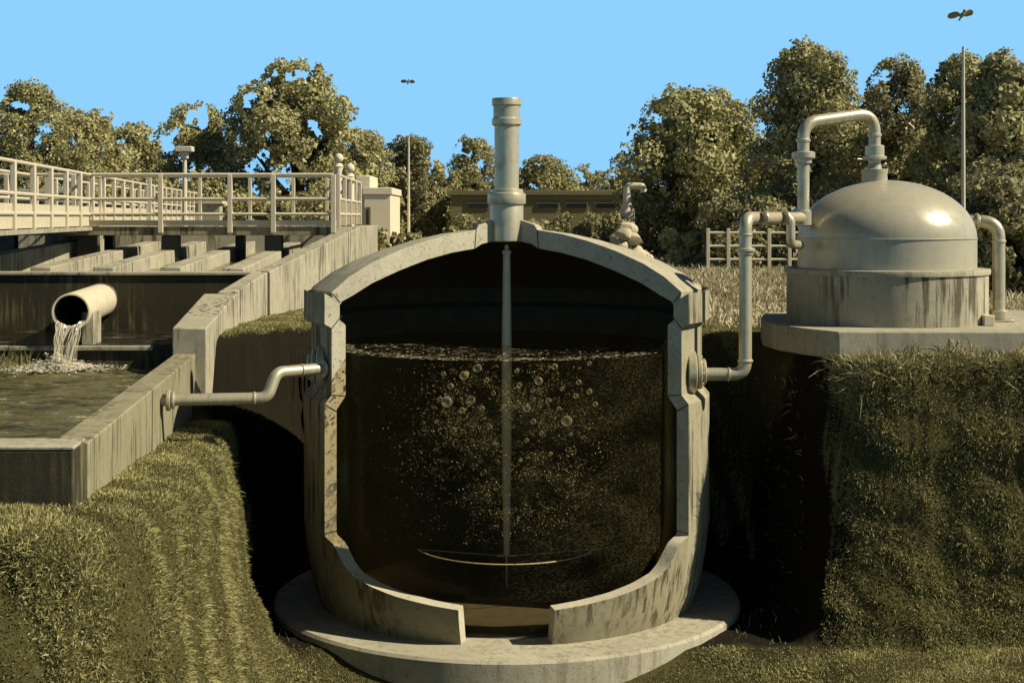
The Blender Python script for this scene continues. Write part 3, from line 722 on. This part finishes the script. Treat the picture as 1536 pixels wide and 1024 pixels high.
def railing(name, label, pts, step, group=None, hs=(1.03,.55,.25), r=.03, infill=None, pr=.04):
    t = thing(name, pts[0], label, 'railing', group)
    rails(t, pts, hs, r, ('top_rail','mid_rail','low_rail'))
    pp = []
    for a, b in zip(pts, pts[1:]):
        a, b = Vector(a), Vector(b); n = max(1, int((b-a).length/step))
        pp += [a.lerp(b, k/n) for k in range(n)]
    pp.append(Vector(pts[-1])); posts(t, pp, hs[0]+.02, pr)
    return t
def LX(Y): return -7.2-.122*(Y-20.9)
lw = thing('side_walkway', (LX(20), 20, 1.4), 'long concrete walkway running back along the left of the channels', 'walkway')
obj('deck', MB().prism([(LX(18),18),(LX(66),66),(LX(66)-1.3,66),(LX(18)-1.3,18)], 1.33, 1.40), M['conc'], lw)
for y_ in (23,30.8,35,40,46,53,60): obj('leg', MB().box(LX(y_)-1.25, LX(y_)-(.9 if y_ < 30 else .1), y_-.12, y_+.12, -.5, 1.328), M['conc'], lw)
railing('walkway_railing', 'long pale railing of many posts along the near edge of the side walkway', [(LX(19)-.05,19,1.4),(LX(66)-.05,66,1.4)], 1.45, 'railings of the side walkway')
railing('walkway_railing', 'long pale railing along the far edge of the side walkway', [(LX(19)-1.25,19,1.4),(LX(66)-1.25,66,1.4)], 2.1, 'railings of the side walkway')
_nr = [o for o in COL.objects if o.name == 'walkway_railing'][0]
obj('kick_panel', MB().prism([(LX(18)-.06,18),(LX(66)-.06,66),(LX(66)-.09,66),(LX(18)-.09,18)], 1.42, 1.80), M['panel'], _nr)
er = railing('end_railing', 'short picket railing turning back from the right end of the footbridge', [(xb+.06,YB+.2,ZD),(PX(540,36),36,ZD)], 1.6)
bl = MB()
for k in range(34):
    q = k/33; bl.box(xb+.04+(PX(540,36)-xb-.06)*q, xb+.065+(PX(540,36)-xb-.06)*q, YB+.2+6.7*q, YB+.23+6.7*q, ZD+.02, ZD+.55)
obj('baluster', bl, M['rail'], er)
# end wall carrying the picket railing
ew = obj('railing_wall', MB().prism([(-3.36,30.22),(-2.98,30.22),(-3.2,36.4),(-3.55,36.4)], -.2, 1.39), M['concwall'], None, bevel=.015, at=(-3.3,33,-.2)); tag(ew, 'pale concrete wall below the picket railing', 'wall')
for q, ty, lab in ((508,232,'taller pale post with a ball cap beside the footbridge end'), (525,247,'shorter pale post with a ball cap beside the footbridge end')):
    yq = 34.; b = thing('ball_post', (PX(q,yq),yq,1.38), lab, 'post', 'ball capped posts at the footbridge end')
    zt = PZ(ty,yq); obj('shaft', MB().lathe([(.10,1.30),(.10,zt-.30),(.12,zt-.28),(.06,zt-.2)], PX(q,yq), yq, 16), M['white'], b); obj('ball_cap', MB().ball((PX(q,yq),yq,zt-.08), .11), M['white'], b)

# ================================================================== DISTANT BUILDINGS, POLES, WALLS
def house(name, label, x0, x1, y0, y1, z1, mat, roofmat, wins=(), cat='building', over=.15):
    t = thing(name, ((x0+x1)/2,(y0+y1)/2,0), label, cat)
    obj('wall', MB().box(x0,x1,y0,y1,-.2,z1), mat, t, bevel=.02)
    obj('roof', MB().box(x0-over,x1+over,y0-over,y1+over,z1+.002,z1+.22), roofmat, t, bevel=.02)
    for (a, b, c, d) in wins:
        wf_ = obj('window', MB().box(a,b,y0-.05,y0-.003,c,d), M['build'], t)
        obj('pane', MB().box(a+.06,b-.06,y0-.07,y0-.052,c+.06,d-.06), M['glass'], wf_)
    return t
Yb = 46.
ph_ = house('pump_house', 'pale flat roofed pump house right of the footbridge railing', PX(546,Yb), PX(586,Yb), Yb, Yb+4, PZ(292,Yb), M['white'], M['white'], [(PX(549,Yb),PX(556,Yb),.6,1.9)], over=.05)
obj('roof_tower', MB().box(PX(531,Yb), PX(554,Yb), Yb+.4, Yb+3, .0, PZ(263,Yb)), M['white'], ph_, bevel=.03)
Yb = 66.
wl_ = [(PX(q,Yb), PX(q+34,Yb), PZ(314,Yb), PZ(303,Yb)) for q in (700,805,848,892)]
house('low_building', 'long low olive building with dark window strips behind the vent stack', PX(676,Yb), PX(936,Yb), Yb, Yb+7, PZ(293,Yb), M['build'], M['build'], wl_)
def longwall(label, px0, px1, ytop, Y, mat, th=.5, cap=True):
    x0, x1, z1 = PX(px0,Y), PX(px1,Y), PZ(ytop,Y)
    t = thing('tank_wall', ((x0+x1)/2,Y,0), label, 'wall', 'distant basin walls')
    obj('wall', MB().box(x0,x1,Y,Y+th,-.3,z1), mat, t, bevel=.02)
    obj('coping', MB().box(x0-.1,x1+.1,Y-.1,Y+th+.1,z1+.002,z1+.12), M['panel'], t, bevel=.01)
longwall('tallest distant pale basin wall, at the far left behind the side walkway', -60, 108, 290, 44., M['concwall'])
longwall('low distant pale basin wall behind the middle of the footbridge railing', 118, 330, 306, 52., M['concwall'])
longwall('low distant olive basin wall behind the right half of the footbridge', 335, 505, 310, 58., M['concdirty'])
def pole(label, px, ytop, Y, r, head=None, name='lamp_post', cat='lamp post', mat='rail'):
    x = PX(px,Y); zt = PZ(ytop,Y); t = thing(name, (x,Y,0), label, cat)
    obj('pole', MB().tube([(x,Y,-.1),(x,Y,zt*.5),(x,Y,zt)], [r*1.25,r,r*.7], 10), M[mat], t)
    obj('base', MB().box(x-r*2.4,x+r*2.4,Y-r*2.4,Y+r*2.4,-.1,.25), M['conc'], t, bevel=.02)
    if head: obj('lamp_head', MB().box(x-head,x+head,Y-.16,Y+.16,zt,zt+.14).box(x-head*.4,x+head*.4,Y-.1,Y+.1,zt-.18,zt-.002), M[mat], t, bevel=.02)
    return t
pole('pale lamp post with a flat head behind the footbridge railing', 277, 228, 38., .07, .22)
pole('thin pale pole rising through the trees left of the vent stack', 613, 205, 50., .045, None, 'utility_pole', 'pole')
pole('very tall pale mast behind the domed tank', 1445, 70, 27., .036, None, 'mast', 'mast')
pole('thin low pole beside the dark trees left of the gas pipe', 1151, 286, 48., .08, None, 'utility_pole', 'pole', 'concdirty')
# standpipe on a heap of pale stones
Ys = 54.
spp = thing('standpipe', (PX(940,Ys),Ys,0), 'thick pale standpipe with a spout turned right, above a heap of stones', 'standpipe')
xs_ = PX(941,Ys)
obj('body', MB().lathe([(.55,-.1),(.42,.5),(.3,1.0),(.26,1.9),(.17,2.05),(.15,2.7)], xs_, Ys, 20), M['white'], spp)
obj('spout', MB().tube(fillet([(xs_,Ys,2.5),(xs_,Ys,2.72),(xs_+.55,Ys-.1,2.72),(xs_+.6,Ys-.1,2.5)], .12), .13, 14), M['white'], spp)
for k in range(24):
    dx_ = rnd.gauss(0, 22); px_ = 938+dx_; yq = Ys-1.4+rnd.uniform(-.9,.7); r_ = rnd.uniform(.18,.40)
    mb = MB(); mb.ball((0,0,0), r_, 18, 12, 0, (1.25,1,.75))
    q_ = [Vector((rnd.gauss(0,1), rnd.gauss(0,1), rnd.gauss(0,1))).normalized() for _ in range(11)]
    vv = []
    for v in mb.v:                                                   # chip the ball flat along random planes
        v = Vector(v)
        for n_ in q_:
            dd_ = v.dot(n_)-r_*.72
            if dd_ > 0: v = v-n_*dd_*.9
        vv.append(tuple(v))
    mb.v = vv
    o = obj('boulder', mb, M['stone'], None, smooth=22); o.location = (PX(px_,yq), yq, max(r_*.4, rnd.uniform(.2,1.15)*max(0, 1-abs(dx_)/42)))
    tag(o, 'pale boulder in the heap at the foot of the standpipe', 'boulder', 'boulders round the standpipe')
# paths
def sheet(name, pts, mat, z=.012):
    o = obj(name, MB().add([(x,y,z) for x,y in pts], [tuple(range(len(pts)))]), mat, None); return tag(o, kind='structure')
sheet('path', [(2.5,62),(14,58),(34,60),(34,67),(14,70),(2.0,72)], M['path'], .03)
sheet('path', [(-6.5,40),(-2.2,38),(-.5,60),(-4,75),(-8,76)], M['path'], .026)
# field fence behind the gas pipe
def field_fence(label, px0, px1, Y, z1, nrail, np_, mat='rail'):
    t = thing('field_fence', (PX(px0,Y),Y,0), label, 'fence', 'rail fences across the field')
    rails(t, [(PX(px0,Y),Y,0),(PX(px1,Y),Y,0)], [z1*(k+.8)/(nrail) for k in range(nrail)], .036, ['rail']*nrail)
    posts(t, [(PX(px0+(px1-px0)*k/np_,Y),Y,-.1) for k in range(np_+1)], z1+.15, .05)
field_fence('weathered rail fence behind the gas pipe and dome', 1062, 1215, 44., 1.2, 3, 5, 'concdirty')
field_fence('olive rail fence in the middle distance right of the standpipe', 985, 1105, 62., 1.7, 3, 6, 'concdirty')
field_fence('low rail fence left of the vent stack', 545, 730, 70., 1.4, 2, 9)

# ================================================================== TREES
def crown_mesh(name, lobes, n, leaf, seed, mat, base):
    g = np.random.default_rng(seed)
    L = np.array(lobes); vol = L[:,3]**2
    k = g.choice(len(L), n, p=vol/vol.sum())
    d = g.normal(0,1,(n,3)); d /= np.linalg.norm(d,axis=1)[:,None]
    r = L[k,3]*(.35+.65*g.random(n)**.45)*(1+.16*np.sin(d[:,0]*7+k)*np.sin(d[:,2]*6+k*2))
    p = L[k,:3]+d*r[:,None]*np.array([1,1,.85])
    # gaps: drop leaves where a coarse noise is low
    gap = .45*fbm(p[:,0]*.9+p[:,1]*.3, p[:,2]*.9-p[:,1]*.2, seed, 2)+.75*fbm(p[:,0]*2.0+p[:,1]*.35, p[:,2]*2.0-p[:,1]*.3, seed+5, 2)
    m = gap > -.10; p, d = p[m], d[m]; n = len(p)
    nr = d*.9+g.normal(0,.55,(n,3)); nr /= np.linalg.norm(nr,axis=1)[:,None]
    a = np.cross(nr, g.normal(0,1,(n,3))); a /= np.linalg.norm(a,axis=1)[:,None]; b = np.cross(nr,a)
    s = leaf*(.4+1.2*g.random(n)**1.3)*(.85+.3*(seed%5)/4)
    ang = np.linspace(0,2*math.pi,5,endpoint=False); V = []
    for q in range(5):
        rr = s*(.55+.6*g.random(n)); V.append(p+(a*np.cos(ang[q])+b*np.sin(ang[q])*.75)*rr[:,None]+nr*(.25*s*(q%2))[:,None])
    V = np.stack(V,1).reshape(-1,3)-np.array(base)
    cl = vnoise(p[:,0]*1.4+seed, p[:,2]*1.4+p[:,1], seed)
    t = np.clip(.75*cl+.4*g.random(n)+.16*((seed*7%10)/10-.5), 0, .93); t[g.random(n) < .04+.05*cl] = 1
    return npmesh(name, V, 5, mat, t)
def tree(label, px, ytop, wpx, Y, seed, cat='tree', mat='leaf', trunk_h=.28, dens=1.0, leaf=.068, group='trees along the skyline'):
    r = random.Random(seed); x = PX(px,Y); h = PZ(ytop,Y); w = wpx*1.12*Y/FPX
    t = thing('broadleaf_tree', (x,Y,0), label, cat, group)
    z0 = h*trunk_h*.45; lobes = []
    nl = 26
    for k in range(nl):
        q = (k+.5)/nl; zz = z0+(h-z0)*(.08+.84*q); prof = math.sin(math.pi*min(1,(.22+.74*q)))**.7
        a = k*2.4+r.uniform(-.4,.4); rr = w*.5*prof*r.uniform(.45,.92)
        lr = w*r.uniform(.15,.23)*(1.12-.35*q)
        lobes.append((x+rr*math.cos(a), Y+rr*math.sin(a)*.9, min(zz, h-lr*.85), lr))
    lobes.append((x+w*r.uniform(-.06,.06), Y, h-w*.19, w*.21)); lobes.append((x, Y, h-w*.34, w*.27)); lobes.append((x,Y,z0+(h-z0)*.5,w*.3))
    n = int(40000*dens*max(.5,(w/5.)**1.0)*max(.6,h/7))
    me = crown_mesh('crown', lobes, n, leaf, seed, M[mat], (x,Y,0)); o = bpy.data.objects.new('crown', me); COL.objects.link(o); o.parent = t
    tr = w*.03+.05
    mb = MB(); mb.tube([(x,Y,-.1),(x+.05*w*r.uniform(-1,1),Y,h*.25),(x+.05*w*r.uniform(-1,1),Y,h*.55),(x,Y,h*.8)], [tr*1.35,tr,tr*.7,tr*.25], 9)
    for k in range(6):
        a = k*1.05+r.random(); zb = h*r.uniform(.25,.5)
        mb.tube([(x,Y,zb),(x+w*.2*math.cos(a),Y+w*.2*math.sin(a),zb+h*.12),(x+w*.38*math.cos(a),Y+w*.38*math.sin(a),zb+h*.24)], [tr*.5,tr*.35,tr*.12], 6)
    obj('trunk', mb, M['bark'], t)
    return t
TREES = [
 ('rounded tree at the far left edge above the side walkway', 45,118,150,62.), ('bushy tree second from the left edge', 135,163,150,66.), ('small low tree between the left group and the lamp post', 208,183,110,70.),
 ('round topped tree behind the flat headed lamp post', 292,153,150,60.), ('tallest broad tree of the left half, above the footbridge', 442,88,200,58.),
 ('small tree right of the tallest left tree', 548,190,110,64.), ('loose pale topped tree round the thin pole', 615,200,105,70.), ('low tree right of the thin pole', 655,240,100,78.),
 ('small dark tree just left of the vent stack', 712,202,95,80.), ('low rounded tree just right of the vent stack', 815,232,115,84.), ('thin low tree above the long building', 880,246,90,88.), ('low tree above the right end of the long building', 935,250,100,82.),
 ('broad dark tree above the standpipe field', 1042,128,220,56.), ('tall tree behind the gas pipe loop, highest on the skyline', 1215,57,190,48.), ('dark filling tree low between the two broad right trees', 1130,215,140,58.),
 ('pale topped tree between the pipe loop and the mast', 1345,80,150,50.), ('tall tree round the mast at right', 1440,75,130,46.), ('tall tree at the right edge of the picture', 1512,72,150,44.),
 ('dark tree low behind the dome', 1300,185,170,52.), ('dark tree low behind the mast foot', 1425,180,180,52.)]
for i, (lab, px, yt, w, Y) in enumerate(TREES):
    tree(lab, px, yt, w, Y, 100+i*7, dens=1.25 if w > 140 else 1.0, mat='leafpale' if i in (6,15) else 'leaf')
# undergrowth hedges closing the view under the crowns
def hedge(label, px0, px1, ytop, Y, seed, mat='leaf', leaf=.085, dens=1.0, name='hedge', cat='hedge', group='hedges and shrubs under the trees'):
    r = random.Random(seed); x0, x1 = PX(px0,Y), PX(px1,Y); h = PZ(ytop,Y); W = x1-x0
    t = thing(name, ((x0+x1)/2,Y,0), label, cat, group); lobes = []; n = max(5, int(W/(h*.45)*2))
    for k in range(n):
        hh = h*r.uniform(.72,1.05); lr = hh*r.uniform(.3,.42); lobes.append((x0+W*(k+.5)/n, Y+r.uniform(-.6,.6), hh-lr*.85, lr)); lobes.append((x0+W*(k+.5)/n+r.uniform(-.3,.3), Y+r.uniform(-.6,.6), lr*.7, lr*1.05))
    me = crown_mesh('foliage', lobes, int(2000*n*dens), leaf, seed, M[mat], ((x0+x1)/2,Y,0)); o = bpy.data.objects.new('foliage', me); COL.objects.link(o); o.parent = t
    mb = MB()
    for k in range(n): xx = x0+W*(k+.5)/n; mb.tube([(xx,Y,-.05),(xx+.1,Y,h*.5)], [.05,.02], 6)
    obj('stem', mb, M['bark'], t)
for i, a in enumerate([('long dark hedge under the left trees', -40,300,262,56.), ('long dark hedge behind the right half of the footbridge', 290,545,255,54.), ('olive hedge behind the thin pole', 560,740,290,76.),
    ('low dark hedge in front of the low building', 540,735,346,42.), ('olive hedge right of the vent stack', 785,900,338,58.), ('tall dark hedge right of the standpipe', 955,1130,300,60.),
    ('tall dark hedge behind the gas pipe', 1085,1290,235,54.), ('tall dark hedge behind the dome and mast', 1270,1560,225,50.), ('low shrubs in the field by the fence', 1000,1110,343,48.)]):
    hedge(*a, 300+i*11)
hedge('loose pale shrubs along the front of the low building', 670,925,318,54., 451, 'leafpale', .07, .8)
hedge('pale leaved shrub at the right edge behind the side pipe', 1462,1560,232,30., 411, 'leafpale', .06, 3.0, 'shrub', 'shrub')
hedge('olive shrub beside the low pole left of the gas pipe', 1085,1150,292,46., 431, 'leafpale', .07, 1.6, 'shrub', 'shrub')

# ================================================================== BIRDS
def bird(label, px, py, Y, span, up_l, up_r):
    mb = MB(); x, y, z = 0, 0, 0
    mb.ball((0,0,0), .036*span/.5, 12, 8, 0, (1.1,2.0,.8))
    mb.ball((.01,-.09*span/.5,.012), .026*span/.5, 10, 6, 0, (1,1.2,1))
    s = span/2
    for sg, up in ((-1, up_l), (1, up_r)):
        vs, fs = [], []
        for q in range(9):
            u = q/8; ch = (.04+.24*max(0,math.sin(math.pi*min(1,max(0,u-.12)/.93)))**.8)*span
            xx = sg*s*u; zz = up*s*(math.sin(u*math.pi*.5)); th = .012*(1-.6*u)
            yo = .06*span*u*u
            vs += [(xx, -ch*.5+yo, zz+th), (xx, ch*.6+yo, zz-.02*u), (xx, -ch*.1+yo, zz-th)]
        for q in range(8):
            for j in range(3):
                j2 = (j+1)%3; fs.append((q*3+j, q*3+j2, q*3+3+j2, q*3+3+j))
        fs.append((24,25,26)); mb.add(vs, fs)
    mb.add([(-.012,.05*span/.5,0),(.012,.05*span/.5,0),(.025,.13*span/.5,.0),(-.025,.13*span/.5,.0),(0,.07*span/.5,.010)], [(0,1,2,3),(0,4,1),(1,4,2),(2,4,3),(3,4,0)])
    o = obj('bird', mb, M['feather'], None, smooth=60); o.location = P(px,py,Y); o.rotation_euler = (R(-38),0,R(12)); return tag(o, label, 'bird', 'birds in the sky')
bird('larger brown bird gliding high at the right with one wing raised', 1443,23,26., .52, .06, .38)
bird('tiny brown bird gliding in the open sky left of the vent stack', 612,123,40., .38, .22, .18)

# ================================================================== LIGHT, SKY, CAMERA
EXPO = .6
EL, AZ = R(40.5), R(104)                                  # azimuth clockwise from +Y
sd = Vector((math.sin(AZ)*math.cos(EL), math.cos(AZ)*math.cos(EL), math.sin(EL)))
sl = bpy.data.lights.new('sun', 'SUN'); sl.energy = 5.0; sl.angle = R(.5); sl.color = (1.0, .93, .74)
s_ = bpy.data.objects.new('sun', sl); COL.objects.link(s_); s_.rotation_euler = (-sd).to_track_quat('-Z', 'Y').to_euler(); s_.location = (20, 0, 20)
w = bpy.data.worlds.new('World'); sc.world = w; w.use_nodes = True; t = w.node_tree
bg = t.nodes['Background']; out = t.nodes['World Output']
sky = N(t, 'ShaderNodeTexSky', sky_type='NISHITA', sun_disc=False, sun_elevation=EL, sun_rotation=AZ)
t.links.new(sky.outputs[0], bg.inputs[0]); bg.inputs[1].default_value = .03/2**EXPO
b2 = N(t, 'ShaderNodeBackground'); b2.inputs[0].default_value = (.279, .638, .99, 1); b2.inputs[1].default_value = 1.0/2**EXPO
tc = N(t, 'ShaderNodeTexCoord'); sx = N(t, 'ShaderNodeSeparateXYZ'); t.links.new(tc.outputs['Generated'], sx.inputs[0])
mr = N(t, 'ShaderNodeMapRange', interpolation_type='SMOOTHSTEP'); mr.inputs['From Min'].default_value = .15; mr.inputs['From Max'].default_value = .27
t.links.new(sx.outputs['Z'], mr.inputs['Value'])
ms_ = N(t, 'ShaderNodeMixShader'); t.links.new(mr.outputs[0], ms_.inputs[0]); t.links.new(b2.outputs[0], ms_.inputs[1]); t.links.new(bg.outputs[0], ms_.inputs[2])
t.links.new(ms_.outputs[0], out.inputs['Surface'])
cam = bpy.data.cameras.new('camera'); co = bpy.data.objects.new('camera', cam); COL.objects.link(co)
co.location = (0, 0, EYE); co.rotation_euler = (R(90), 0, 0)
cam.sensor_width = 36; cam.lens = FPX/1536*36; cam.shift_x = 8/1536; cam.shift_y = -187/1536
cam.clip_start = .1; cam.clip_end = 2000; sc.camera = co
sc.view_settings.view_transform = 'Standard'; sc.view_settings.look = 'None'; sc.view_settings.exposure = EXPO; sc.view_settings.gamma = 1
sc.cycles.max_bounces = 6; sc.cycles.transparent_max_bounces = 24
for o in bpy.data.objects:
    if '_w' in o: del o['_w']
